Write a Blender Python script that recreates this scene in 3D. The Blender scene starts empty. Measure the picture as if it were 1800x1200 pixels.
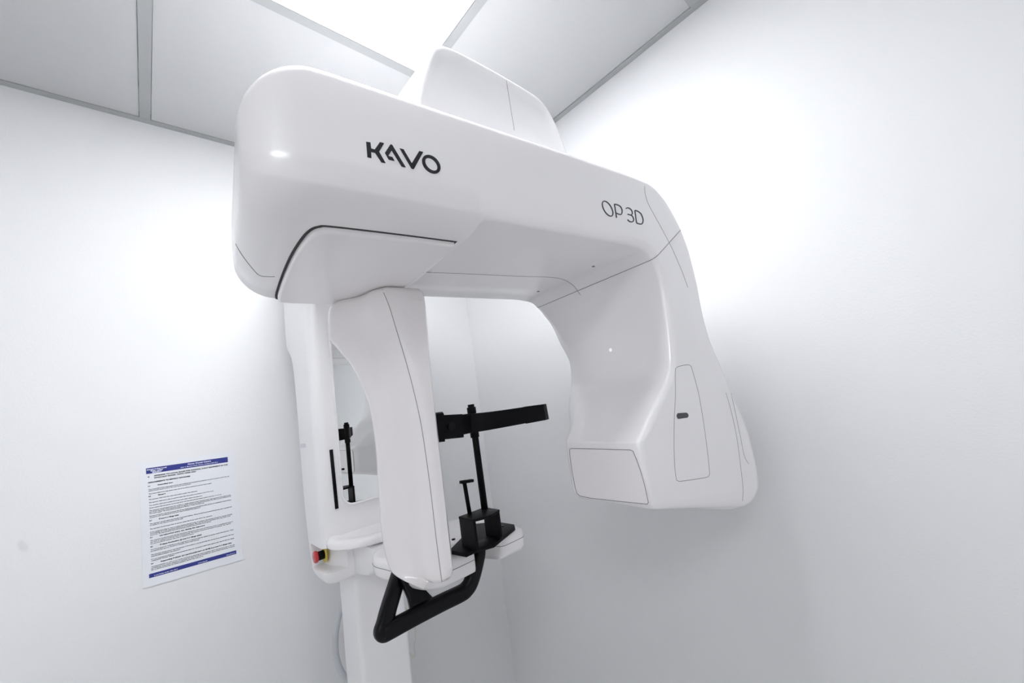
import bpy, bmesh, math, random
from mathutils import Vector, Matrix
from mathutils.bvhtree import BVHTree
PI = math.pi
S = bpy.context.scene
COL = S.collection
F_PX = 703.62
CAM = Vector((0, 0, 1.43))
YAW, PITCH, ROLL = .81897522, .13989671, -.14370387
cy, sy, cp, sp, cr, sr = math.cos(YAW), math.sin(YAW), math.cos(PITCH), math.sin(PITCH), math.cos(ROLL), math.sin(ROLL)
FW = Vector((cy*cp, sy*cp, sp)); R0 = Vector((sy, -cy, 0)); U0 = R0.cross(FW)
RT = R0*cr + U0*sr; UP = U0*cr - R0*sr
# ---------------------------------------------------------------- camera
cd = bpy.data.cameras.new('camera'); cam = bpy.data.objects.new('camera', cd); COL.objects.link(cam)
m = Matrix((RT, UP, -FW)).transposed().to_4x4(); m.translation = CAM
cam.matrix_world = m
cd.sensor_width = 36; cd.lens = F_PX/1800*36; cd.clip_start = .02
S.camera = cam
S.cycles.max_bounces = 16; S.cycles.diffuse_bounces = 12; S.cycles.glossy_bounces = 6
S.view_settings.view_transform = 'Standard'; S.view_settings.look = 'None'
S.view_settings.exposure = .42; S.view_settings.gamma = 1; S.view_settings.use_curve_mapping = False

# ---------------------------------------------------------------- materials
def mat(name, col, rough=.5, metal=0., coat=0., emit=None, es=0, bump=None, spec=.5, coatr=.05):
    M = bpy.data.materials.new(name); M.use_nodes = True
    nt = M.node_tree; b = nt.nodes['Principled BSDF']
    b.inputs['Base Color'].default_value = (*col, 1); b.inputs['Roughness'].default_value = rough
    b.inputs['Metallic'].default_value = metal; b.inputs['Coat Weight'].default_value = coat
    b.inputs['Coat Roughness'].default_value = coatr; b.inputs['Specular IOR Level'].default_value = spec
    if emit:
        b.inputs['Emission Color'].default_value = (*emit, 1); b.inputs['Emission Strength'].default_value = es
    if bump:
        tc = nt.nodes.new('ShaderNodeTexCoord'); n = nt.nodes.new('ShaderNodeTexNoise')
        n.inputs['Scale'].default_value = bump[0]; n.inputs['Detail'].default_value = 4
        bp = nt.nodes.new('ShaderNodeBump'); bp.inputs['Strength'].default_value = bump[1]; bp.inputs['Distance'].default_value = .001
        nt.links.new(tc.outputs['Object'], n.inputs['Vector']); nt.links.new(n.outputs['Fac'], bp.inputs['Height'])
        nt.links.new(bp.outputs['Normal'], b.inputs['Normal'])
    return M
WHITE = mat('white_gloss_plastic', (.90, .88, .885), .30, coat=.6, spec=.5, coatr=.14)
WHITE2 = mat('white_satin_plastic', (.89, .88, .885), .34, coat=.3)
WARM = mat('warm_white_plastic', (.91, .87, .87), .34, coat=.8)
PANEL = mat('off_white_window_panel', (.86, .82, .825), .42)
SEAM = mat('seam_gap_grey', (.24, .24, .25), .7)
DARK = mat('dark_gap', (.05, .045, .045), .8)
BLACK = mat('black_plastic', (.004, .004, .005), .5, bump=(400, .2), spec=.12)
BLACKG = mat('black_gloss_plastic', (.003, .003, .004), .3, coat=.12, spec=.15)
NAVY = mat('black_logo_ink', (.014, .014, .02), .4)
INK = mat('grey_lettering_ink', (.03, .035, .05), .5)
MIRROR = mat('mirror_glass', (.93, .95, .94), .01, metal=1)
RED = mat('red_plastic', (.55, .02, .03), .25, coat=.5)
YELLOW = mat('yellow_label_disc', (.62, .5, .08), .5)
METAL = mat('silver_metal', (.6, .6, .6), .3, metal=1)
HOSE = mat('grey_hose_plastic', (.56, .58, .61), .35, coat=.2)
CABLE = mat('cream_cable_plastic', (.72, .70, .62), .5)
PAPER = mat('paper', (.76, .775, .81), .75)
PBLUE = mat('navy_print', (.025, .035, .23), .5)
PWHITE = mat('white_print', (.75, .78, .88), .6)
PINK_ = mat('black_print', (.04, .04, .05), .6)
PGREY = mat('small_black_print', (.06, .06, .07), .6)
LEDM = mat('indicator_lens', (.9, .9, .9), .2, emit=(1, 1, 1), es=.25)
PALEG = mat('pale_grey_mark', (.62, .62, .67), .5)
GRID = mat('ceiling_grid_metal', (.40, .41, .41), .45)
GROOVE = mat('shadow_gap', (.22, .22, .22), .8)
TILE = mat('ceiling_tile', (.56, .565, .57), .85, bump=(180, .25))
LIGHT = mat('light_diffuser', (.9, .9, .9), .5, emit=(.95, .97, 1.0), es=14)
ADDED_FILL = mat('added_fill_diffuser', (.9, .9, .9), .5, emit=(.95, .97, 1.0), es=11)  # added fill panel out of view, brightens the machine front
FLOOR = mat('vinyl_floor', (.66, .65, .64), .45, bump=(60, .15))

def wall_mat(name, stain=None):
    M = mat(name, (.765, .768, .775), .5, bump=(220, .25), spec=.35)
    if stain:
        nt = M.node_tree; b = nt.nodes['Principled BSDF']
        g = nt.nodes.new('ShaderNodeNewGeometry'); mp = nt.nodes.new('ShaderNodeMapping'); mp.vector_type = 'TEXTURE'
        mp.inputs['Location'].default_value = stain[0]; mp.inputs['Rotation'].default_value = (0, stain[2], 0)
        mp.inputs['Scale'].default_value = stain[1]
        nz = nt.nodes.new('ShaderNodeTexNoise'); nz.inputs['Scale'].default_value = 60
        L = nt.nodes.new('ShaderNodeVectorMath'); L.operation = 'LENGTH'
        ad = nt.nodes.new('ShaderNodeMath'); ad.operation = 'MULTIPLY_ADD'; ad.inputs[1].default_value = .6
        r = nt.nodes.new('ShaderNodeValToRGB'); r.color_ramp.elements[0].position = .6; r.color_ramp.elements[1].position = 1.5
        r.color_ramp.elements[0].color = (.69, .69, .70, 1); r.color_ramp.elements[1].color = (.765, .768, .775, 1)
        nt.links.new(g.outputs['Position'], mp.inputs['Vector']); nt.links.new(mp.outputs['Vector'], L.inputs[0])
        nt.links.new(g.outputs['Position'], nz.inputs['Vector'])
        nt.links.new(nz.outputs['Fac'], ad.inputs[0]); nt.links.new(L.outputs['Value'], ad.inputs[2])
        nt.links.new(ad.outputs['Value'], r.inputs['Fac']); nt.links.new(r.outputs['Color'], b.inputs['Base Color'])
    return M

# ---------------------------------------------------------------- helpers
def obj(name, bm, m, parent=None, smooth=True, recalc=True, sharp=None):
    if recalc: bmesh.ops.recalc_face_normals(bm, faces=bm.faces)
    me = bpy.data.meshes.new(name); bm.to_mesh(me); bm.free()
    if smooth:
        for p in me.polygons: p.use_smooth = True
        if sharp: me.set_sharp_from_angle(angle=math.radians(sharp))
    me.materials.append(m)
    o = bpy.data.objects.new(name, me); COL.objects.link(o)
    if parent:
        o.parent = parent; o.matrix_parent_inverse = PARENT_INV(parent)
    return o
def PARENT_INV(p):
    t = Matrix.Identity(4); q = p
    M = Matrix.Identity(4)
    while q:
        M = Matrix.Translation(q.location) @ M if not q.parent else M
        q = q.parent
    return M.inverted() if not p.parent else Matrix.Identity(4)
def thing(name, label, cat, loc, group=None):
    o = bpy.data.objects.new(name, None); COL.objects.link(o); o.location = loc; o.empty_display_size = .05
    o['label'] = label; o['category'] = cat
    if group: o['group'] = group
    return o
def tag(o, label, cat, group=None):
    o['label'] = label; o['category'] = cat
    if group: o['group'] = group
    return o
def struct(name, bm, m, smooth=False):
    o = obj(name, bm, m, None, smooth); o['kind'] = 'structure'; return o
def bx(bm, x0, x1, y0, y1, z0, z1, bev=0, seg=3):
    g = bmesh.ops.create_cube(bm, size=1)
    bmesh.ops.transform(bm, matrix=Matrix.Translation(((x0+x1)/2, (y0+y1)/2, (z0+z1)/2)) @ Matrix.Diagonal((x1-x0, y1-y0, z1-z0, 1)), verts=g['verts'])
    if bev:
        es = list({e for v in g['verts'] for e in v.link_edges})
        bmesh.ops.bevel(bm, geom=es, offset=bev, segments=seg, profile=.5, affect='EDGES')
    return bm
def box(*a, **k): return bx(bmesh.new(), *a, **k)
def prism(pts, p0, ax, u, v, depth, bev=0, seg=2):
    """polygon pts (a,b) in plane p0 + a*u + b*v extruded by depth along ax"""
    bm = bmesh.new(); u = Vector(u); v = Vector(v); ax = Vector(ax); p0 = Vector(p0)
    A = [bm.verts.new(p0+u*a+v*b) for a, b in pts]; B = [bm.verts.new(p0+u*a+v*b+ax*depth) for a, b in pts]
    n = len(pts); f = bm.faces.new(A); g = bm.faces.new(B[::-1])
    for i in range(n): bm.faces.new((A[i], B[i], B[(i+1) % n], A[(i+1) % n]))
    bmesh.ops.recalc_face_normals(bm, faces=bm.faces)
    if bev:
        es = list(set(f.edges) | set(g.edges))
        bmesh.ops.bevel(bm, geom=es, offset=bev, segments=seg, profile=.5, affect='EDGES')
    return bm
def cr(P, n=8, closed=False):
    """centripetal-like catmull-rom through tuples"""
    out = []; N = len(P)
    rng = range(N if closed else N-1)
    for i in rng:
        if closed: p0, p1, p2, p3 = P[(i-1) % N], P[i], P[(i+1) % N], P[(i+2) % N]
        else: p0, p1, p2, p3 = P[max(i-1, 0)], P[i], P[i+1], P[min(i+2, N-1)]
        for k in range(n):
            t = k/n
            out.append(tuple(.5*((2*b)+(-a+c)*t+(2*a-5*b+4*c-d)*t*t+(-a+3*b-3*c+d)*t**3) for a, b, c, d in zip(p0, p1, p2, p3)))
    if not closed: out.append(tuple(P[-1]))
    return out
def mono(P, X, n=6):
    """monotone (pchip) interpolation of tuples P at parameters X"""
    N = len(P); K = len(P[0]); out = []
    h = [X[i+1]-X[i] for i in range(N-1)]
    T = []
    for k in range(K):
        d = [(P[i+1][k]-P[i][k])/h[i] for i in range(N-1)]
        t = [d[0]]
        for i in range(1, N-1):
            if d[i-1]*d[i] <= 0: t.append(0)
            else:
                w1 = 2*h[i]+h[i-1]; w2 = h[i]+2*h[i-1]
                t.append((w1+w2)/(w1/d[i-1]+w2/d[i]))
        t.append(d[-1]); T.append(t)
    for i in range(N-1):
        for q in range(n):
            s = q/n; row = []
            for k in range(K):
                a, b = P[i][k], P[i+1][k]; ma, mb = T[k][i]*h[i], T[k][i+1]*h[i]
                row.append((2*s**3-3*s*s+1)*a+(s**3-2*s*s+s)*ma+(-2*s**3+3*s*s)*b+(s**3-s*s)*mb)
            out.append(tuple(row))
    out.append(tuple(P[-1]))
    return out
def loft(rings, cap0=True, cap1=True, bm=None):
    bm = bm or bmesh.new(); V = [[bm.verts.new(p) for p in r] for r in rings]; n = len(rings[0])
    for a, b in zip(V, V[1:]):
        for i in range(n):
            bm.faces.new((a[i], a[(i+1) % n], b[(i+1) % n], b[i]))
    if cap0: bm.faces.new(V[0])
    if cap1: bm.faces.new(V[-1][::-1])
    return bm
def tube(pts, r, n=10, bm=None, closed=False, flat=None):
    """round tube along points; r number or list"""
    bm = bm or bmesh.new(); P = [Vector(p) for p in pts]; N = len(P)
    rings = []; up = None
    for i in range(N):
        if closed: t = (P[(i+1) % N]-P[i-1]).normalized()
        else: t = (P[min(i+1, N-1)]-P[max(i-1, 0)]).normalized()
        if up is None: up = t.orthogonal().normalized()
        up = (up-t*up.dot(t)).normalized(); s = t.cross(up)
        rr = r[i] if isinstance(r, (list, tuple)) else r
        rings.append([bm.verts.new(P[i]+(up*math.cos(a)+s*math.sin(a))*rr) for a in [2*PI*k/n for k in range(n)]])
    seq = list(zip(rings, rings[1:])) + ([(rings[-1], rings[0])] if closed else [])
    for a, b in seq:
        for i in range(n): bm.faces.new((a[i], a[(i+1) % n], b[(i+1) % n], b[i]))
    if not closed: bm.faces.new(rings[0]); bm.faces.new(rings[-1][::-1])
    return bm
def bar(pts, w, h, upv, bm=None, rr=.3, n=5):
    """rounded-rectangle bar along points: w across, h along upv"""
    bm = bm or bmesh.new(); P = [Vector(p) for p in pts]; N = len(P); R = []
    for i in range(N):
        t = (P[min(i+1, N-1)]-P[max(i-1, 0)]).normalized(); u = Vector(upv); u = (u-t*u.dot(t)).normalized(); s = t.cross(u)
        ww = w[i] if isinstance(w, list) else w; hh = h[i] if isinstance(h, list) else h
        r = min(ww, hh)*rr; ring = []
        for sx, sz, a0 in ((1, 1, 0), (-1, 1, PI/2), (-1, -1, PI), (1, -1, 1.5*PI)):
            for k in range(n):
                a = a0+PI/2*k/(n-1)
                ring.append(P[i]+s*(sx*(ww/2-r)+r*math.cos(a))+u*(sz*(hh/2-r)+r*math.sin(a)))
        R.append(ring)
    return loft(R, bm=bm)
def rrect(x0, x1, y0, y1, r, n=6):
    """rounded rectangle ring in plan, r = radii (x0y0, x1y0, x1y1, x0y1)"""
    out = []
    for (cx, cy_, a0, rr) in ((x0, y0, PI, r[0]), (x1, y0, 1.5*PI, r[1]), (x1, y1, 0, r[2]), (x0, y1, .5*PI, r[3])):
        sx = 1 if cx == x0 else -1; sy_ = 1 if cy_ == y0 else -1
        for k in range(n):
            a = a0+PI/2*k/(n-1)
            out.append((cx+sx*rr+rr*math.cos(a), cy_+sy_*rr+rr*math.sin(a)))
    return out
def cyl(c, axis, r, h, n=28, bev=0, seg=3, bm=None):
    bm2 = bmesh.new()
    bmesh.ops.create_cone(bm2, segments=n, radius1=r, radius2=r, depth=h, cap_ends=True)
    if bev:
        es = [e for e in bm2.edges if abs(e.verts[0].co.z-e.verts[1].co.z) < 1e-6]
        bmesh.ops.bevel(bm2, geom=es, offset=bev, segments=seg, profile=.5, affect='EDGES')
    q = Vector((0, 0, 1)).rotation_difference(Vector(axis).normalized()).to_matrix().to_4x4()
    bmesh.ops.transform(bm2, matrix=Matrix.Translation(c) @ q, verts=bm2.verts)
    if bm is not None:
        me = bpy.data.meshes.new('t'); bm2.to_mesh(me); bm2.free(); bm.from_mesh(me); bpy.data.meshes.remove(me); return bm
    return bm2
# surface tracing: lay seams and lettering onto a built surface along sight lines measured in the photograph
def sight(px, py): return (RT*((px-900)/F_PX) - UP*((py-600)/F_PX) + FW).normalized()
def bvh(objs):
    V = []; Fs = []
    for o in objs:
        off = len(V); V += [v.co.copy() for v in o.data.vertices]
        Fs += [[i+off for i in p.vertices] for p in o.data.polygons]
    return BVHTree.FromPolygons(V, Fs)
def hits(tree, pts, off=.0003):
    out = []
    for p in pts:
        h = tree.ray_cast(CAM, sight(*p))
        if h[0] is None: continue
        n = h[1]; n = n if n.dot(h[0]-CAM) < 0 else -n
        out.append(h[0]+n*off)
    return out
def seam(tree, pts, parent, r=.0005, n=6, smooth=True, m=None, closed=False, name='panel_seam'):
    P = cr(pts, n, closed) if smooth else [tuple(a+(b-a)*k/n for a, b in zip(p, q)) for p, q in zip(pts, pts[1:]) for k in range(n)]+[pts[-1]]
    H = hits(tree, P, 0)
    if len(H) < 2: print('SEAM MISS', pts[0]); return
    return obj(name, tube(H, r, 6, closed=closed), m or SEAM, parent)
def patch(tree, loops, name, m, parent, off=.0002, th=.0006):
    """thin filled shape lying on a nearly flat surface; loops = [outer, hole...] in sight coords"""
    bm = bmesh.new(); es = []
    for L in loops:
        HH = hits(tree, L, off)
        if len(HH) < 3: print('PATCH MISS', name, L[0]); return obj(name, bm, m, parent)
        vs = [bm.verts.new(p) for p in HH]
        es += [bm.edges.new((vs[i], vs[(i+1) % len(vs)])) for i in range(len(vs))]
    bmesh.ops.triangle_fill(bm, use_beauty=True, use_dissolve=False, edges=es)
    bmesh.ops.recalc_face_normals(bm, faces=bm.faces)
    bm.normal_update()
    f = next(iter(bm.faces))
    if f.normal.dot(f.calc_center_median()-CAM) > 0: bmesh.ops.reverse_faces(bm, faces=bm.faces)
    r = bmesh.ops.extrude_face_region(bm, geom=list(bm.faces)); vs = [g for g in r['geom'] if isinstance(g, bmesh.types.BMVert)]
    nn = sum((f.normal for f in bm.faces), Vector()).normalized(); 
    nn = nn if nn.dot(vs[0].co-CAM) < 0 else -nn
    bmesh.ops.translate(bm, vec=nn*th, verts=vs)
    return obj(name, bm, m, parent, smooth=False)

# ================================================================= ROOM
XW, YW, XB, YB, HC = 1.10, 1.4456, -1.35, -1.7, 1.43+.953
T = .1
struct('wall_left', box(XB-T, XW+T, YW, YW+T, 0, HC+.1), wall_mat('wall_paint_left', ((-.203, YW, 1.43-.167), (.012, .1, .026), -.45)))
struct('wall_right', box(XW, XW+T, YB-T, YW, 0, HC+.1), wall_mat('wall_paint'))
wp = bpy.data.materials['wall_paint']
struct('wall_back', box(XB-T, XW+T, YB-T, YB, 0, HC+.1), wp)
struct('wall_near', box(XB-T, XB, YB, YW, 0, HC+.1), wp)
struct('floor', box(XB-T, XW+T, YB-T, YW+T, -.1, 0), FLOOR)
# suspended ceiling: backing slab, grid runners, tiles
CB = box(XB-T, XW+T, YB-T, YW+T, HC+.1, HC+.18)
TL = {(-.6, .9): 'white ceiling tile over the notice, left of the wide grid strip', (0.0, .9): 'white ceiling tile against the left wall beside the glowing light panel', (.6, .3): 'white ceiling tile between the glowing light panel and the right wall'}
gx = [.008, .608, -.592, -1.192]; gy = [.868, .268, -.332, -.932, -1.532]; gw = .012
k = 1
for x in gx:
    struct('trim_%d' % k, box(x-gw, x+gw, YB, YW-.0195, HC-.001, HC+.02), GRID); k += 1
for y in gy:
    xs = sorted(gx); segs = [(XB+.0195, xs[0]-gw)]+[(a+gw, b-gw) for a, b in zip(xs, xs[1:])]+[(xs[-1]+gw, XW-.0195)]
    bm = bmesh.new()
    for a, b in segs: bx(bm, a, b, y-gw, y+gw, HC-.001, HC+.02)
    struct('trim_%d' % k, bm, GRID); k += 1
struct('trim_%d' % k, box(XB, XW, YW-.0195, YW, HC-.0015, HC+.02), GRID); k += 1
struct('trim_%d' % k, box(XW-.0195, XW, YB, YW-.0195, HC-.0015, HC+.02), GRID); k += 1
struct('trim_%d' % k, box(XB, XB+.0195, YB, YW-.0195, HC-.0015, HC+.02), GRID); k += 1
struct('trim_%d' % k, box(XB+.0195, XW-.0195, YB, YB+.0195, HC-.0015, HC+.02), GRID); k += 1
LB = []
X_ = [XB+.0195]+[x for x in sorted(gx)]+[XW-.0195]; Y_ = [YB+.0195]+sorted(gy)+[YW-.0195]
for i in range(len(X_)-1):
    for j in range(len(Y_)-1):
        a = X_[i]+(gw if i else 0)+.0012; b = X_[i+1]-(gw if i < len(X_)-2 else 0)-.0012
        c = Y_[j]+(gw if j else 0)+.0012; d = Y_[j+1]-(gw if j < len(Y_)-2 else 0)-.0012
        if (abs(X_[i]-.008) < .01 and abs(Y_[j]-.268) < .01) or (abs(X_[i]+1.192) < .01 and abs(Y_[j]+.932) < .01): LB.append((a, b, c, d)); continue
        if d-c < .02: continue
        key = (round(X_[i], 1), round(Y_[j], 1))
        if key in TL: tag(obj('acoustic_tile', box(a, b, c, d, HC+.0015, HC+.015), TILE, None, smooth=False), TL[key], 'ceiling tile', 'ceiling tiles')
        else: bx(CB, a, b, c, d, HC+.0015, HC+.015)
struct('ceiling', CB, TILE)
# ceiling lights: one above the machine, one added out of view as fill
FRM = mat('white_light_frame', (.72, .72, .78), .4); fw = .012
for (a, b, c, d) in LB:
    lt = thing('ceiling_light', 'square white LED ceiling panel glowing above the machine' if c > 0 else 'square white panel added as unseen fill light behind the viewpoint', 'ceiling light', ((a+b)/2, (c+d)/2, HC), 'ceiling light panels')
    bm = bmesh.new()
    for q in ((a, b, c, c+fw), (a, b, d-fw, d), (a, a+fw, c+fw, d-fw), (b-fw, b, c+fw, d-fw)): bx(bm, *q, HC-.002, HC+.03, bev=.0008, seg=1)
    obj('light_frame', bm, FRM, lt, smooth=False)
    obj('diffuser', box(a+fw, b-fw, c+fw, d-fw, HC+.002, HC+.008), LIGHT if c > 0 else ADDED_FILL, lt, smooth=False)

# ================================================================= MACHINE
t = 1.14                      # scale of the column, carriage and patient table
W0 = CAM.z
mc = thing('dental_xray_machine', 'large white panoramic dental x-ray machine on column in the room corner', 'x-ray machine', (.49, 1.27, 0))
COLX = .49
# ---- column
def vloft(rows, n=8, steps=6):
    """rows: (z, x0, x1, y0, y1, r00, r10, r11, r01)"""
    rows = mono(rows, [r[0]*(-1 if rows[0][0] > rows[-1][0] else 1) for r in rows], steps)
    return loft([[Vector((x, y, r[0])) for x, y in rrect(r[1], r[2], r[3], r[4], r[5:9], n)] for r in rows])
obj('column', vloft([(-.04, .412, .553, 1.195, 1.32, .014, .014, .006, .006), (1.2, .412, .553, 1.195, 1.32, .014, .014, .006, .006), (1.78, .412, .553, 1.195, 1.32, .014, .014, .006, .006)], steps=3), WHITE2, mc, sharp=50)
obj('base_plate', box(.36, .62, .95, 1.42, 0, .03, bev=.01), WHITE2, mc)
# ---- carriage
zc = W0
rows = [(zc-.405, .352, .628, 1.18, 1.275, .02, .02, .02, .02),
        (zc-.40, .340, .640, 1.166, 1.285, .03, .03, .02, .03),
        (zc-.37, .331, .649, 1.163, 1.30, .028, .028, .02, .03),
        (zc-.20, .331, .649, 1.163, 1.335, .028, .028, .02, .03),
        (zc+.15, .331, .649, 1.163, 1.352, .028, .028, .02, .03),
        (zc+.215, .331, .649, 1.163, 1.37, .028, .028, .02, .03),
        (zc+.265, .331, .649, 1.163, 1.42, .028, .028, .02, .03),
        (zc+.55, .331, .649, 1.163, 1.425, .028, .028, .02, .03),
        (zc+.575, .345, .635, 1.175, 1.42, .02, .02, .02, .02)]
car = obj('carriage', vloft(rows, 8, 5), WHITE2, mc, sharp=50)
# pocket for the emergency stop
cut = prism([(.30, 1.28), (.362, 1.268), (.366, 1.23), (.396, 1.14), (.30, 1.14)], (0, 0, zc-.374), (0, 0, 1), (1, 0, 0), (0, 1, 0), .062, bev=.006)
co = obj('cutter', cut, DARK)
for q in (car, co): pass
md = car.modifiers.new('b', 'BOOLEAN'); md.operation = 'DIFFERENCE'; md.object = co; md.solver = 'EXACT'
bpy.context.view_layer.update()
ev = car.evaluated_get(bpy.context.evaluated_depsgraph_get()); me = bpy.data.meshes.new_from_object(ev)
car.modifiers.clear(); car.data = me; me.set_sharp_from_angle(angle=math.radians(40)); bpy.data.objects.remove(co)
eb_ = obj('emergency_stop', cyl((.3555, 1.243, zc-.343), (-1, 0, 0), .021, .003, bev=.0005), YELLOW, mc)
eb_['label'] = 'yellow disc of the emergency stop'
o = obj('stop_button', cyl((.333, 1.243, zc-.343), (-1, 0, 0), .0155, .010, bev=.004), RED, eb_); o['label'] = 'red mushroom push button'
o = obj('button_neck', cyl((.346, 1.243, zc-.343), (-1, 0, 0), .0115, .018), BLACK, eb_); o['label'] = 'black neck of the stop button'
o = obj('slot', bar([(.368, 1.1625, zc-.066), (.371, 1.1625, zc-.220)], .009, .006, (0, 1, 0), rr=.45), BLACK, mc); o['label'] = 'narrow black vertical slot'
# mirror
mo = rrect(.3835, .5965, zc-.222, zc+.30, (.034,)*4, 8)
mi = rrect(.389, .591, zc-.2165, zc+.2945, (.029,)*4, 8)
mir = obj('mirror', prism([(x, z) for x, z in mi], (0, 1.1595, 0), (0, 1, 0), (1, 0, 0), (0, 0, 1), .003), MIRROR, mc, smooth=False); mir['label'] = 'tall rounded mirror'
rings = []
for (ins, yy) in ((0, 1.163), (0, 1.157), (.0015, 1.1555), (.004, 1.1555), (.0055, 1.157), (.0055, 1.161)):
    rings.append([Vector((x, yy, z)) for x, z in rrect(.3835+ins, .5965-ins, zc-.222+ins, zc+.30-ins, (.034-ins,)*4, 8)])
obj('mirror_frame', loft(rings, False, False), WHITE2, mir, sharp=60)
# ---- upper cantilever arm that carries the rotating unit
def xsec(y, ins, zb, dz=0):
    xs = [(.292, zb), (.304, zb+.05), (.323, .520), (.337, .556), (.350, .572), (.372, .583), (.42, .588), (.50, .590), (.57, .589), (.600, .583), (.620, .568), (.634, .545), (.648, .515), (.662, .47), (.674, zb)]
    c = (.483, .49); out = []
    for x, z in cr(xs, 4):
        out.append(Vector((c[0]+(x-c[0])*(1-ins/.17), y, W0+(z-dz if z <= zb+.001 else zb+(z-zb)*(1-ins/.17)))))
    return out
R = [xsec(.4585, .014, .415), xsec(.452, .008, .415), xsec(.4505, .004, .415), xsec(.452, .001, .415), xsec(.458, 0, .415), xsec(.70, 0, .415), xsec(1.17, 0, .415)]
shelf = obj('support_arm', loft(R), WHITE2, mc, sharp=60)
TSH = bvh([shelf])
obj('swivel_hub', cyl((.49, .62, W0+.41), (0, 0, 1), .10, .03, n=48), WHITE2, mc, sharp=40)

for _ in (0,): seam(TSH, [(888.5, 131), (893, 160), (898.5, 195), (904, 229)], shelf, .0005)
# ---- rotating unit -------------------------------------------------
s = .43; G = -.11244395
DV = Vector((math.cos(G), math.sin(G), 0)); EV = Vector((-math.sin(G), math.cos(G), 0)); ZV = Vector((0, 0, 1))
def W(d, e, z): return CAM + (DV*d+EV*e+ZV*z)*s
CH = .7; CH2 = .6
def ring(q, na=8, ns=4):
    (id_, iz, od, oz, ef, eb, fie, fit, foe, fot, boe, bot, bie, bit) = q
    L = math.hypot(od-id_, oz-iz); P = []
    def arc(cx, cy_, rx, ry, a0, a1):
        for k in range(na+1):
            a = a0+(a1-a0)*k/na; P.append((cx+rx*math.cos(a), cy_+ry*math.sin(a)))
    def line(p, q_, n):
        for k in range(1, n): P.append((p[0]+(q_[0]-p[0])*k/n, p[1]+(q_[1]-p[1])*k/n))
    for k in range(na+1):
        a = 1.5*PI-PI/2*k/na; u = k/na; w = CH2*min(1, max(0, (fie-.04)/.06))
        P.append((ef+fie+fie*(math.cos(a)*(1-w)-u*w), fit+fit*(math.sin(a)*(1-w)-(1-u)*w)))
    line((ef, fit), (ef, L-fot), ns)
    arc(ef+foe, L-fot, foe, fot, PI, PI/2)
    line((ef+foe, L), (eb-boe, L), ns)
    arc(eb-boe, L-bot, boe, bot, PI/2, 0)
    line((eb, L-bot), (eb, bit), ns)
    for k in range(na+1):
        a = -PI/2*k/na; u = k/na; c, s1 = math.cos(a), math.sin(a)
        lx, ly = 1-u, -u; w = CH
        P.append((eb-bie+bie*(c*(1-w)+lx*w), bit+bit*(s1*(1-w)+ly*w)))
    line((eb-bie, 0), (ef+fie, 0), ns)
    return [W(id_+(od-id_)*tt/L, e, iz+(oz-iz)*tt/L) for e, tt in P]
def qc(x, a, h):                       # rounded shoulder: h at x=0 falling to 0 at x=a
    u = max(0, 1-x/a); return h*(1-math.sqrt(max(0, 1-u*u)))
ST = []; XX = []
for i in range(9):
    x = .22*(i/8)**2; d = .052+x
    ST.append((d, .55+qc(x, .14, .085), d, .950-qc(x, .20, .17), 1.0+qc(x, .17, .11), 1.92-qc(x, .2, .2), .115, .055, .035, .035, .05, .06, .05, .05)); XX.append(d)
def st(X, *a): XX.append(X); ST.append(a)
st(.66, .66, .55, .66, .944, 1.0, 1.92, .115, .055, .025, .03, .05, .06, .05, .05)
st(.69, .69, .553, .69, .944, 1.0, 1.92, .10, .052, .025, .03, .05, .06, .05, .05)
st(.715, .715, .586, .715, .944, 1.0, 1.92, .035, .035, .025, .03, .05, .06, .05, .05)
st(.76, .76, .588, .76, .944, 1.0, 1.92, .025, .035, .025, .03, .05, .06, .04, .04)
st(1.25, 1.25, .588, 1.22, .944, 1.0, 1.92, .025, .035, .025, .03, .05, .06, .04, .04)
st(1.45, 1.44, .588, 1.48, .943, 1.0, 1.92, .025, .035, .03, .03, .05, .06, .04, .04)
st(1.60, 1.55, .580, 1.69, .932, 1.0, 1.92, .03, .035, .03, .03, .05, .06, .04, .04)
st(1.68, 1.59, .560, 1.80, .875, 1.0, 1.91, .03, .04, .03, .03, .05, .06, .05, .04)
st(1.76, 1.615, .533, 1.905, .72, 1.0, 1.90, .03, .04, .03, .03, .06, .06, .05, .04)
NSPL = len(ST)-1
st(1.85, 1.635, .49, 1.943, .58, 1.0, 1.88, .03, .04, .03, .03, .06, .06, .06, .04)
st(1.95, 1.645, .41, 1.952, .437, 1.0, 1.83, .03, .04, .03, .03, .06, .06, .06, .04)
st(2.08, 1.635, .29, 1.945, .29, 1.0, 1.77, .03, .04, .03, .03, .08, .08, .08, .04)
st(2.22, 1.612, .14, 1.97, .16, 1.0, 1.69, .03, .04, .04, .05, .1, .1, .1, .04)
st(2.36, 1.575, .02, 2.045, .01, 1.0, 1.675, .03, .04, .06, .08, .12, .12, .12, .04)
st(2.50, 1.45, -.09, 2.11, -.13, 1.0, 1.67, .03, .04, .08, .1, .14, .12, .18, .12)
st(2.62, 1.32, -.195, 2.17, -.25, 1.0, 1.66, .03, .04, .08, .12, .14, .12, .25, .26)
st(2.67, 1.272, -.236, 2.19, -.31, 1.0, 1.66, .025, .03, .08, .12, .14, .12, .26, .30)
st(2.72, 1.268, -.262, 2.20, -.36, 1.0, 1.66, .02, .03, .08, .12, .14, .12, .26, .30)
st(2.86, 1.268, -.36, 2.205, -.50, 1.0, 1.66, .02, .03, .08, .12, .14, .12, .26, .30)
st(2.96, 1.268, -.450, 2.185, -.60, 1.0, 1.66, .02, .03, .08, .12, .14, .12, .26, .30)
st(3.00, 1.278, -.474, 2.135, -.648, 1.005, 1.655, .03, .03, .08, .12, .14, .12, .26, .30)
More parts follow.
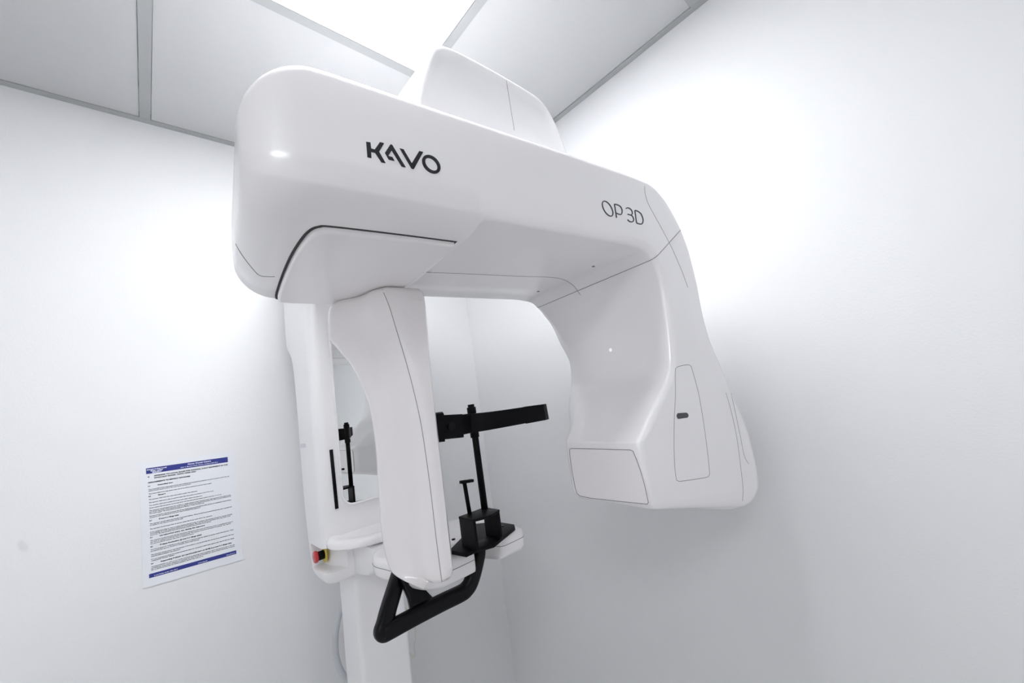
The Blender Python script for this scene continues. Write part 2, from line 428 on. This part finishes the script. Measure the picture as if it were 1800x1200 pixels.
st(3.02, 1.298, -.486, 2.07, -.672, 1.02, 1.64, .03, .03, .08, .12, .14, .12, .26, .30)
st(3.035, 1.33, -.492, 1.99, -.676, 1.05, 1.60, .03, .03, .08, .12, .14, .12, .26, .30)
NST = 8
full = mono(ST, XX, NST)
k0 = NSPL*NST
arm = obj('rotating_arm', loft([ring(q) for q in full[:k0+1]], True, False), WHITE, mc, sharp=50)
head = obj('tube_head', loft([ring(q) for q in full[k0:]], False, True), WHITE, mc, sharp=50)
TA = bvh([arm, head]); TS = bvh([shelf])
# seam between arm and tube head (a full ring)
seamring = ring(full[k0])
obj('panel_seam', tube(seamring, .0007, 6, closed=True), SEAM, arm)
# front cover / back cover seam, on the underside and round the left end
seam(TA, [(735, 478), (820, 481), (905, 485), (965, 487), (990, 491), (1008, 502), (1020, 518)], arm, .0006)
seam(TA, [(414, 428), (425, 447), (440, 467), (455, 483), (470, 486), (483, 486)], arm, .0006)
seam(TA, [(1133, 327), (1134, 340), (1139, 357), (1150, 378), (1165, 405), (1183, 440)], arm, .0005)
seam(TA, [(1183, 440), (1190, 456), (1200, 480), (1209, 505)], head, .0005)
seam(TA, [(1263, 622), (1274, 650), (1287, 700), (1300, 760), (1308, 800), (1316, 815)], head, .0005)
seam(TA, [(1276, 690), (1287, 730), (1296, 775), (1303, 830), (1306, 860), (1305, 880)], head, .0005)
# service hatch on the head
HT = [(1187, 655), (1189, 646), (1196, 643), (1208, 641), (1214, 643), (1217, 651), (1228, 692), (1237, 745), (1243, 790), (1247, 828), (1246, 835), (1240, 839), (1200, 845), (1192, 845), (1188, 838), (1185, 800), (1185, 740), (1187, 700)]
seam(TA, HT, head, .0005, closed=True, name='service_hatch')
patch(TA, [[(1191, 726), (1206, 725), (1209, 727), (1210, 731), (1208, 734), (1192, 736), (1190, 734), (1189, 730)]], 'hatch_latch', mat('dark_grey_plastic', (.05, .05, .055), .4), head)['label'] = 'small dark grey rounded latch'
# exit window on the nose
WE = [(1.372, -.258), (1.20, -.258), (1.045, -.258), (1.032, -.262), (1.022, -.295), (1.014, -.33), (1.008, -.37), (1.005, -.41), (1.004, -.448), (1.010, -.455), (1.15, -.461), (1.30, -.466), (1.365, -.463), (1.38, -.454), (1.386, -.43), (1.389, -.36), (1.387, -.29), (1.383, -.264)]
o = obj('window_panel', prism([(e*s, z*s) for e, z in WE], CAM+DV*(1.2625*s), DV, EV, ZV, .006), PANEL, head, smooth=False); o['label'] = 'matt off-white exit window panel'
obj('panel_seam', tube([W(1.2622, e, z) for e, z in WE], .0006, 6, closed=True), SEAM, head)
# indicator and screws
h = TA.ray_cast(CAM, sight(1073, 615)); 
bm = bmesh.new(); bmesh.ops.create_uvsphere(bm, u_segments=16, v_segments=10, radius=.0042); bmesh.ops.translate(bm, verts=bm.verts, vec=h[0]-h[1]*.001)
obj('indicator_light', bm, LEDM, head)
for p in ((1043, 468), (946, 512)):
    h = TA.ray_cast(CAM, sight(*p))
    obj('screw', cyl(h[0], h[1], .0035, .0012, n=16), mat('screw_hole_grey', (.18, .18, .18), .5), arm)
# lettering on the front face
def c5(L): return [(620+x/9, 220+y/9) for x, y in L]
K_ = [(210, 262), (272, 272), (283, 368), (345, 385), (428, 268), (490, 285), (410, 420), (514, 602), (452, 590), (352, 440), (283, 425), (288, 522), (230, 508)]
A_ = [(600, 303), (622, 318), (834, 670), (772, 656), (612, 398), (558, 482), (572, 494), (622, 506), (657, 568), (568, 547), (508, 440), (585, 318)]
V_ = [(742, 370), (805, 385), (935, 605), (1052, 412), (1114, 428), (966, 697), (930, 690)]
def ell(a_, b_): return [(1240+a_*math.cos(q)*.68-b_*math.sin(q)*.73, 621+a_*math.cos(q)*.73+b_*math.sin(q)*.68) for q in [2*PI*i/40 for i in range(40)]]
bmL = bmesh.new()
logo = None
def merge(objs, name, m, parent):
    bm = bmesh.new()
    for o in objs:
        bm.from_mesh(o.data); me = o.data; bpy.data.objects.remove(o); bpy.data.meshes.remove(me)
    return obj(name, bm, m, parent, smooth=False)
ls = [patch(TA, [c5(L)], 'l', NAVY, None) for L in (K_, A_, V_)]+[patch(TA, [c5(ell(173, 117)), c5(ell(122, 71))], 'l', NAVY, None)]
o = merge(ls, 'brand_lettering', NAVY, arm); o['label'] = 'bold black brand lettering'
def c6(L): return [(1030+x/8.57, 320+y/8.57) for x, y in L]
def stroke(L, w=1.9, closed=False, n=6, sm=True):
    P = cr(L, n, closed) if sm else L
    P = c6(P); N = len(P); A = []; B = []
    for i in range(N):
        a = P[(i-1) % N] if closed else P[max(i-1, 0)]; b = P[(i+1) % N] if closed else P[min(i+1, N-1)]
        dx, dy = b[0]-a[0], b[1]-a[1]; l = math.hypot(dx, dy); nx, ny = -dy/l*w/2, dx/l*w/2
        A.append((P[i][0]+nx, P[i][1]+ny)); B.append((P[i][0]-nx, P[i][1]-ny))
    HA, HB = hits(TA, A, .0004), hits(TA, B, .0004)
    bm = bmesh.new(); va = [bm.verts.new(p) for p in HA]; vb = [bm.verts.new(p) for p in HB]
    for i in range(N if closed else N-1): bm.faces.new((va[i], va[(i+1) % N], vb[(i+1) % N], vb[i]))
    r = bmesh.ops.extrude_face_region(bm, geom=list(bm.faces)); vs = [g for g in r['geom'] if isinstance(g, bmesh.types.BMVert)]
    bmesh.ops.translate(bm, vec=EV*.0006, verts=vs)
    return obj('l', bm, INK, None, smooth=False)
O6 = [(325+73*math.cos(q)+33*math.sin(q), 400+110*math.sin(q)+25*math.cos(q)) for q in [2*PI*i/24 for i in range(24)]]
ls = [stroke(O6, closed=True, n=3), stroke([(427, 330), (444, 434), (460, 538)], sm=False), stroke([(427, 332), (480, 345), (520, 372), (543, 425), (537, 475), (512, 488), (452, 466)]),
      stroke([(600, 400), (622, 388), (655, 396), (688, 430), (697, 472), (680, 495), (652, 491), (625, 483)]), stroke([(672, 494), (700, 515), (718, 560), (710, 590), (680, 600), (650, 590), (625, 565)]),
      stroke([(735, 425), (748, 520), (760, 615)], sm=False), stroke([(735, 425), (780, 440), (825, 475), (850, 530), (860, 580), (845, 625), (810, 632), (760, 615)])]
o = merge(ls, 'model_lettering', INK, arm); o['label'] = 'thin dark grey model lettering'
# ---- plate under the left end of the arm, with its dark gap
GP = cr([(.664, 1.123), (.46, 1.123), (.27, 1.128), (.236, 1.138), (.218, 1.166), (.206, 1.226), (.195, 1.35), (.190, 1.511), (.190, 1.70), (.195, 1.84), (.215, 1.875), (.30, 1.885), (.45, 1.885), (.60, 1.885), (.664, 1.88)], 4)
def plan(pts, z, ins): 
    c = (.43, 1.50); out = []
    for d, e in pts:
        out.append(W(c[0]+(d-c[0])*(1-ins/.24), c[1]+(e-c[1])*(1-ins/.38), z))
    return out
obj('plate_gap', loft([plan(GP, .555, -.001), plan(GP, .5485, -.001)]), DARK, arm, smooth=False)
plate = obj('sensor_plate', loft([plan(GP, .552, .007), plan(GP, .540, .007), plan(GP, .5345, .0095), plan(GP, .532, .015), plan(GP, .532, .019)]), WHITE, mc, sharp=60)
# ---- sensor head hanging from the plate
def sring(z, dl, ds, dr, e0, e1, bul):
    ds += .012; dr += .020; dl -= .028*min(1, max(0, (.40-z)/.3))
    """section at height z: right face dr, front strip ds..dr at e0, outer cover curving from ds to dl at e1"""
    P = [(dr, e1), (dr, e0+.012), (dr-.01, e0), (ds+.3*(dr-ds), e0), (ds, e0)]
    mid = [(ds, e0), ((ds*.72+dl*.28)-bul*.8, e0+(e1-e0)*.16), ((ds*.5+dl*.5)-bul, e0+(e1-e0)*.42), (dl-bul*.2, e1-.11), (dl+.008, e1-.045), (dl+.05, e1)]
    P += cr(mid, 5)[1:]
    P += [(dr-.06, e1), (dr-.012, e1)]
    return [W(d, e, z) for d, e in P]
SR = [(.534, .455, .575, .69, 1.60, 1.90, .0), (.527, .425, .555, .70, 1.575, 1.925, .0), (.50, .405, .545, .706, 1.555, 1.94, .0), (.44, .398, .555, .708, 1.55, 1.94, .0),
      (.375, .402, .575, .706, 1.55, 1.94, .0), (.33, .43, .59, .704, 1.55, 1.93, .0), (.25, .482, .612, .70, 1.55, 1.91, .0), (.15, .527, .637, .698, 1.55, 1.89, .004), (.04, .552, .655, .697, 1.55, 1.87, .008),
      (-.12, .558, .663, .697, 1.55, 1.86, .012), (-.30, .550, .660, .697, 1.55, 1.85, .014), (-.46, .547, .658, .697, 1.55, 1.85, .014), (-.54, .552, .658, .697, 1.55, 1.85, .012),
      (-.61, .562, .658, .697, 1.552, 1.83, .008), (-.645, .59, .655, .694, 1.56, 1.79, .004), (-.662, .625, .655, .686, 1.58, 1.70, .0)]
sr_ = mono(SR, [-q[0] for q in SR], 6)
sens = obj('sensor_head', loft([sring(*q) for q in sr_]), WARM, mc, sharp=50)
TSn = bvh([sens])
seam(TSn, [(668, 500), (683, 535), (697, 580), (715, 640), (728, 690), (740, 745), (750, 810), (758, 870), (766, 940), (775, 1010), (777, 1022)], sens, .0006)
patch(TSn, [[(646, 753), (651, 752), (652, 762), (647, 763)]], 'pale_mark', PALEG, sens)['label'] = 'tiny pale grey mark'  # thin pale grey patch laid on the sensor cover
h = bvh([car]); 
patch(h, [[(528, 780), (537, 779), (538, 786), (529, 787)]], 'pale_mark', PALEG, car)['label'] = 'tiny pale grey mark'  # thin pale grey patch laid on the carriage side

# ---- ledge and patient table
def at(px, py, z): # point on the horizontal plane z (relative to the lens height)
    r = sight(px, py); k = z/r.z; return (r.x*k, r.y*k)
zt = -.285
bm = bmesh.new()
LG = cr([(.345, 1.175), (.334, 1.145), (.336, 1.11), (.35, 1.08), (.385, 1.05), (.44, 1.033), (.49, 1.03), (.54, 1.033), (.595, 1.05), (.63, 1.08), (.644, 1.11), (.646, 1.145), (.635, 1.175)], 5)
def lring(z, ins):
    c = (.49, 1.14); return [Vector((c[0]+(x-c[0])*(1-ins/.15), min(1.175, c[1]+(y-c[1])*(1-ins/.11)), W0+z)) for x, y in LG]
ledge = obj('ledge', loft([lring(-.3075, .012), lring(-.306, .005), lring(-.303, 0), lring(-.293, 0), lring(-.287, .004), lring(-.285, .010), lring(-.2845, .016), lring(-.289, .035), lring(-.290, .055)]), WHITE, mc, sharp=60)
obj('bracket', prism([(1.17, -.40), (1.08, -.385), (1.03, -.358), (1.02, -.35), (1.02, -.312), (1.17, -.312)], (.405, 0, W0), (1, 0, 0), (0, 1, 0), (0, 0, 1), .17, bev=.006), WHITE2, mc, sharp=40)
COLGRP = [o for o in mc.children if o.name.split('.')[0] in ('column', 'carriage', 'emergency_stop', 'slot', 'mirror', 'ledge', 'bracket')]
for o in COLGRP+[c for q in COLGRP for c in q.children]:
    for v in o.data.vertices: v.co = CAM+(v.co-CAM)*.945
obj('table_neck', box(.42, .56, .86, .975, W0-.335, W0-.30, bev=.01), BLACK, mc)
TB = [(.358, .845), (.352, .90), (.375, .94), (.43, .955), (.55, .955), (.605, .94), (.632, .90), (.634, .85), (.630, .78), (.627, .732), (.618, .716), (.605, .713), (.567, .713), (.555, .716), (.549, .728), (.542, .75), (.528, .765), (.512, .765), (.495, .755), (.489, .735), (.485, .720), (.473, .714), (.41, .716), (.385, .728), (.37, .76)]
TBc = cr(TB, 4, True)
def tring(z, ins):
    c = (.49, .80); return [Vector((c[0]+(x-c[0])*(1-ins/.135), c[1]+(y-c[1])*(1-ins/.15), W0+z)) for x, y in TBc]
table = obj('patient_table', loft([tring(-.330, .012), tring(-.328, .005), tring(-.322, .001), tring(-.312, 0), tring(-.296, 0), tring(-.289, .002), tring(-.286, .007), tring(-.2855, .012)]), WHITE, mc, sharp=50)
obj('panel_seam', tube(tring(-.305, -.0003), .0006, 6, closed=True), SEAM, table)
# ---- chin rest
cr_ = bmesh.new()
PL = [(.452, .770), (.456, .715), (.478, .712), (.60, .712), (.618, .735), (.622, .785), (.60, .80), (.56, .835), (.50, .835)]
PLp = [at(790, 966, -.277), at(819, 972, -.277), at(834, 965, -.277), at(868, 955, -.277), at(905, 925, -.277), at(904, 921, -.277), at(872, 916, -.277), at(835, 920, -.277)]
chin = obj('chin_rest', prism(PLp, (0, 0, W0-.285), (0, 0, 1), (1, 0, 0), (0, 1, 0), .008, bev=.0012), BLACK, mc, sharp=40); chin['label'] = 'matt black chin rest plate'
for p in ((797, 945+3), (883, 925)):
    q = at(*p, -.277); obj('screw', cyl((q[0], q[1], W0-.2765), (0, 0, 1), .004, .002, n=16), BLACKG, chin)
xl, xr, yf, yb, z0, z1 = .464, .531, .677, .727, W0-.277, W0-.2195
def side(x0, x1):
    return bx(bmesh.new(), x0, x1, yf, yb, z0, z1, bev=.001, seg=1)
obj('side_wall', side(xl, xl+.006), BLACK, chin, smooth=False); obj('side_wall', side(xr-.006, xr), BLACK, chin, smooth=False)
topb = prism([(xl, yb), (xl, yf)]+[(xl+(xr-xl)*k/8, yf-.010*math.sin(PI*k/8)) for k in range(1, 8)]+[(xr, yf), (xr, yb)], (0, 0, z1-.004), (0, 0, 1), (1, 0, 0), (0, 1, 0), .005, bev=.0008)
obj('top_plate', topb, BLACK, chin, sharp=30)
bt = prism([(xl, yf+.03), (xl, yf)]+[(xl+(xr-xl)*k/8, yf-.012*math.sin(PI*k/8)) for k in range(1, 8)]+[(xr, yf), (xr, yf+.03)], (0, 0, z0), (0, 0, 1), (1, 0, 0), (0, 1, 0), .006, bev=.0008)
obj('bottom_rim', bt, BLACK, chin, sharp=30)
bp_ = obj('bite_post', tube([(.486, .719, z1), (.4845, .722, W0-.157)], .0042, 14), BLACK, chin)
obj('bite_holder', bar([(.475, .720, W0-.1535), (.503, .720, W0-.1565)], .012, .006, (0, 0, 1), rr=.25), BLACK, chin)
hs = obj('head_support', tube([(.5235, .717, z1), (.5235, .719, W0-.0)], .0072, 16), BLACK, mc); hs['label'] = 'black rod and bar for the patient head'
obj('collar', cyl((.5235, .719, W0-.064), (0, 0, 1), .0095, .014, bev=.001), BLACK, hs)
obj('collar', cyl((.5235, .719, W0-.013), (0, 0, 1), .0098, .014, bev=.001), BLACK, hs)
def rp(rx, zy, y): return Vector((rx*y, y, W0+zy*y))
def hp_(x, y, zr): return Vector((x, y, W0+zr*y))
AR = cr([(.505, .708, -.0545), (.530, .690, -.0575), (.552, .655, -.0595), (.570, .610, -.061), (.580, .582, -.0622)], 5)
obj('temple_bar', bar([hp_(.455, .700, -.0545), hp_(.49, .706, -.0545)]+[hp_(*q) for q in AR], .014, [.0405, .0405]+[.0405-.010*k/(len(AR)-1) for k in range(len(AR))], (0, 0, 1), rr=.12), BLACK, hs, sharp=50)
obj('bar_tip', bar([hp_(.573, .603, -.0615), hp_(.5915, .563, -.0635)], .019, [.034, .031], (0, 0, 1), rr=.08), BLACK, hs, sharp=50)
obj('clamp_bracket', bar([hp_(.418, .688, -.051), hp_(.466, .688, -.057)], .028, .046, (0, 0, 1), rr=.08), BLACK, hs, sharp=50)
obj('clamp_bracket', bar([hp_(.375, .70, -.046), hp_(.423, .682, -.0515)], .034, .054, (0, 0, 1), rr=.12), BLACK, hs, sharp=50)
obj('knob', cyl(hp_(.436, .672, -.054), (0, -1, 0), .008, .006, bev=.001), BLACKG, hs)
obj('temple_pad', tube([hp_(.41, .69, -.020), hp_(.43, .69, -.020)], .008, 14), BLACK, hs)
# ---- patient handles (black loop under the table)
HP = [(.3715, .815, -.302), (.355, .800, -.315), (.326, .78, -.345), (.313, .772, -.3625), (.306, .769, -.3715), (.309, .7685, -.3755), (.318, .766, -.375), (.36, .758, -.3705), (.42, .748, -.3665), (.458, .740, -.364), (.471, .738, -.360), (.480, .736, -.352), (.494, .738, -.335), (.512, .745, -.312), (.518, .75, -.300)]
hp = cr(HP, 6)
hw = [.030 if i < 26 else .026 for i in range(len(hp))]
handle = obj('patient_handle', bar([(x, y, W0+z) for x, y, z in hp], [.03]*len(hp), [.024]*len(hp), (0, 1, 0), rr=.38, n=6), BLACKG, mc, sharp=70); handle['label'] = 'black looped patient handle'
obj('handle_web', bar([(.372, .790, W0-.30), (.378, .775, W0-.34), (.386, .765, W0-.368)], [.036, .034, .050], [.014, .014, .016], (0, 1, 0), rr=.3), BLACKG, mc, sharp=60)
obj('handle_mount', box(.385, .60, .82, .88, W0-.338, W0-.31, bev=.008), BLACK, mc)

# ---- hose and cable behind the column
def rq(px, py, y): r = sight(px, py); k = y/r.y; return CAM+r*k
hz = [(.43, 1.30, W0-.40)]+[tuple(rq(px, py, 1.33)) for px, py in ((602, 1060), (595, 1085), (590, 1115), (590, 1145), (596, 1172), (608, 1192), (625, 1208))]+[(.45, 1.35, .80), (.45, 1.36, .5), (.45, 1.37, .006)]
tag(obj('hose', tube(cr(hz, 8), .0085, 12), HOSE), 'pale grey flexible hose looping out behind the left of the column', 'hose')
cz = [(.49, 1.335, W0-.45)]+[tuple(rq(px, py, 1.345)) for px, py in ((722, 1078), (728, 1092), (730.5, 1112), (728, 1132), (722, 1150))]+[(.50, 1.35, .90), (.47, 1.36, .6), (.47, 1.36, .3), (.47, 1.37, .003)]
tag(obj('cable', tube(cr(cz, 8), .0022, 8), CABLE), 'thin cream cable curving out at the right side of the column', 'cable')

# ================================================================= NOTICE
def onw(px, py, y=YW): r = sight(px, py); k = y/r.y; return CAM+r*k
PX0, PX1, PZ1, PZ0 = -.014, .196, W0-.0305, W0-.3335
nt = thing('notice', 'white printed rules sheet with navy bands taped to the left wall', 'notice', ((PX0+PX1)/2, YW, PZ0))
cs = [onw(244.5, 815), onw(412, 792.5), onw(427.3, 982.6), onw(251.8, 1034)]
def pp(u, v, off=0):  # u,v fractions; sheet follows its four corners on the wall
    a = cs[0].lerp(cs[1], u); b = cs[3].lerp(cs[2], u); p = a.lerp(b, v)
    curl = .0010+.0016*max(0, v-.75)**2*16*(.4+.6*math.sin(u*5)**2)
    return Vector((p.x, YW-curl-off, p.z))
bm = bmesh.new(); NU, NV = 16, 24
V = [[bm.verts.new(pp(i/NU, j/NV)) for i in range(NU+1)] for j in range(NV+1)]
V2 = [[bm.verts.new(pp(i/NU, j/NV, -.0004)) for i in range(NU+1)] for j in range(NV+1)]
for j in range(NV):
    for i in range(NU):
        bm.faces.new((V[j][i], V[j][i+1], V[j+1][i+1], V[j+1][i])); bm.faces.new((V2[j][i], V2[j+1][i], V2[j+1][i+1], V2[j][i+1]))
for i in range(NU): bm.faces.new((V[0][i], V2[0][i], V2[0][i+1], V[0][i+1])); bm.faces.new((V[NV][i], V[NV][i+1], V2[NV][i+1], V2[NV][i]))
for j in range(NV): bm.faces.new((V[j][0], V[j+1][0], V2[j+1][0], V2[j][0])); bm.faces.new((V[j][NU], V2[j][NU], V2[j+1][NU], V[j+1][NU]))
obj('paper_sheet', bm, PAPER, nt, sharp=60)
def band(name, u0, u1, v0, v1):
    bm = bmesh.new(); n = 16
    A = [bm.verts.new(pp(u0+(u1-u0)*i/n, v0, .0002)) for i in range(n+1)]; B = [bm.verts.new(pp(u0+(u1-u0)*i/n, v1, .0002)) for i in range(n+1)]
    for i in range(n): bm.faces.new((A[i], A[i+1], B[i+1], B[i]))
    o = obj(name, bm, PBLUE, nt, smooth=False); o['label'] = 'navy blue printed band'; return o
hb = band('header_band', .062, .915, .046, .094); fb = band('footer_band', .055, .930, .902, .934)
def text(lines, name, m, parent):
    """lines: (u, v, height fraction, string, bold, align, max width)"""
    if not name.startswith('body') and len(lines) > 1:
        for l in lines: text([l], name, m, parent)
        return
    allv = []; allf = []
    for (u, v, h, s_, bold, al, mw) in lines:
        c = bpy.data.curves.new('t', 'FONT'); c.body = s_; c.size = h*.297*1.35; c.align_x = al; c.resolution_u = 2
        c.offset = .00022 if bold else .00010
        o = bpy.data.objects.new('t', c); COL.objects.link(o); bpy.context.view_layer.update()
        me = bpy.data.meshes.new_from_object(o.evaluated_get(bpy.context.evaluated_depsgraph_get()))
        w = max([q.co.x for q in me.vertices])-min([q.co.x for q in me.vertices]); k = (mw*.21/w) if mw else 1.0
        b0 = len(allv)
        for q in me.vertices: allv.append(pp(min(1, max(0, u+q.co.x*k/.21)), v-q.co.y/.297, .0004))
        for p in me.polygons: allf.append([b0+i for i in p.vertices])
        bpy.data.objects.remove(o); bpy.data.curves.remove(c); bpy.data.meshes.remove(me)
    me = bpy.data.meshes.new(name); me.from_pydata(allv, [], allf); me.materials.append(m)
    o = bpy.data.objects.new(name, me); COL.objects.link(o); o.parent = parent
    if not parent.parent: o.matrix_parent_inverse = PARENT_INV(parent)
    return o
H = lambda y: (y-150)/965
text([(.165, .064, .009, 'Dental X-Ray Local', 1, 'CENTER', .19), (.165, .077, .009, 'Rules under', 1, 'CENTER', .12), (.165, .090, .009, 'IRR2017', 1, 'CENTER', .09),
      (.60, .066, .011, 'Pinner Dental Centre', 1, 'CENTER', .25), (.60, .084, .008, 'Unit 1, Barters Walk, Pinner, London HA5 5LU', 0, 'CENTER', .40)], 'band_text', PWHITE, hb)
text([(.10, .926, .008, 'Local Rules under IRR 2017', 0, 'LEFT', .22), (.52, .926, .008, 'www.rpa.uk', 0, 'LEFT', .10), (.82, .926, .008, 'Page 8 of 11', 0, 'LEFT', .09)], 'band_text', PWHITE, fb)
heads = [(266, .075, '4.', .02), (264, .135, 'APPENDIX TO LOCAL RULES FOR PANORAL X-RAY EQUIPMENT IN THE', .775), (281, .135, 'OPG/X-RAY ROOM - KAVO OP3D PAN', .42), (313, .075, 'ARRANGEMENTS TO RESTRICT EXPOSURES', .42)]
subs = [(342, '4.1', 'Controlled Area'), (423, '4.2', 'General'), (615, '4.3', 'Panoral radiography'), (747, '4.4', 'Unauthorised entry, etc. during the exposure'), (818, '4.5', 'Patient Protection (panoral radiography)'), (948, '4.6', 'Supporting Patients (Carers/Comforters or Staff) in panoral radiography')]
L = [(u, H(y)+.004, .0105, s_, 1, 'LEFT', w) for y, u, s_, w in heads]
for y, a, b in subs: L += [(.075, H(y)+.003, .0095, a, 1, 'LEFT', 0), (.165, H(y)+.003, .0095, b, 1, 'LEFT', len(b)*.0102)]
text(L, 'heading_text', PINK_, nt)
body = [(368, 'The Controlled Area is the entire X-ray room (defined by its physical boundaries). As such, no person other than the', 1), (379, 'patient should remain in the X-ray room during the exposure.', .5), (403, 'The Controlled Area only exists when the X-ray unit is switched on at the mains supply.', .76),
 (448, 'The operator shall close the room door before making the exposure.', .57), (472, 'The operator shall ensure that no persons other than the patient are present in the X-ray room.', .78), (495, 'The operator shall stand outside the X-ray room when making the exposure.', .63), (515, 'Always ensure that the patient can be seen during the exposure (via the viewing panel in the door or mirror).', .88),
 (536, 'The operator should check that the audible or visible warning signal operates during each exposure and ceases at the', 1), (547, 'end of the exposure. If the exposure does not appear to have terminated as intended, the unit must be switched off at', 1), (558, 'the mains supply. The emergency procedure in Section 1 is also be followed.', .65),
 (579, 'Service engineers should operate the X-ray equipment in accordance with service or installation instructions,', 1), (590, 'operators with manufacturer and local rules to prevent the exposure.', .6),
 (640, 'The operator should select the standard exposure settings. These should be programmed into the unit or posted and', 1), (651, 'on display for the exposure factors to be used.', .38), (680, 'The operator should ensure that no person enters the X-ray room during the exposure.', .74),
 (705, 'If the equipment fails to start or takes before the full angle of rotation, the patients should be viewed directly,', 1), (716, 'immediately to avoid repeated exposure of the patient. The unit should be switched off at the mains until', .97), (727, 'not in use. The key should be removed to prevent unauthorised use when not in service.', .72),
 (770, 'The operator should proceed with the full patient exposure in the event of inadvertent entry or unauthorised entry in', 1), (782, 'the room or operation of the unit which controls access. The exposure should be terminated immediately. This requires', .97), (794, 'the use of a person entering the area to advance control.', .5),
 (840, 'It is not necessary to routinely provide a lead apron or thyroid collar for patient protection during the exposure. These', 1), (852, 'protective lead aprons should be available where appropriate.', .56),
 (880, 'The operator should ensure that the identity of the patient is correct and that the correct X-ray examination has been', 1), (892, 'selected before initiating the exposure.', .33), (914, 'It is not necessary to check the patient pregnancy status for panoramic radiography (extra-oral). See the RPA for details', 1), (925, 'guidance for further details.', .26),
 (970, 'Carers/comforters or staff are not usually permitted to physically support patients during the exposure due to the risk', 1), (982, 'of additional dose; where assistance is essential, the RPA should be consulted for advice if this is absolutely necessary', 1), (994, 'for a carer/comforter to hold a patient during the exposure.', .6)]
text([(.078, H(y)+.003,   .0078, s_, 0, 'LEFT', .84*w) for y, s_, w in body], 'body_text', PGREY, nt)

# ================================================================= WORLD
w = bpy.data.worlds.new('world'); S.world = w; w.use_nodes = True
w.node_tree.nodes['Background'].inputs['Color'].default_value = (.8, .85, .9, 1); w.node_tree.nodes['Background'].inputs['Strength'].default_value = .1
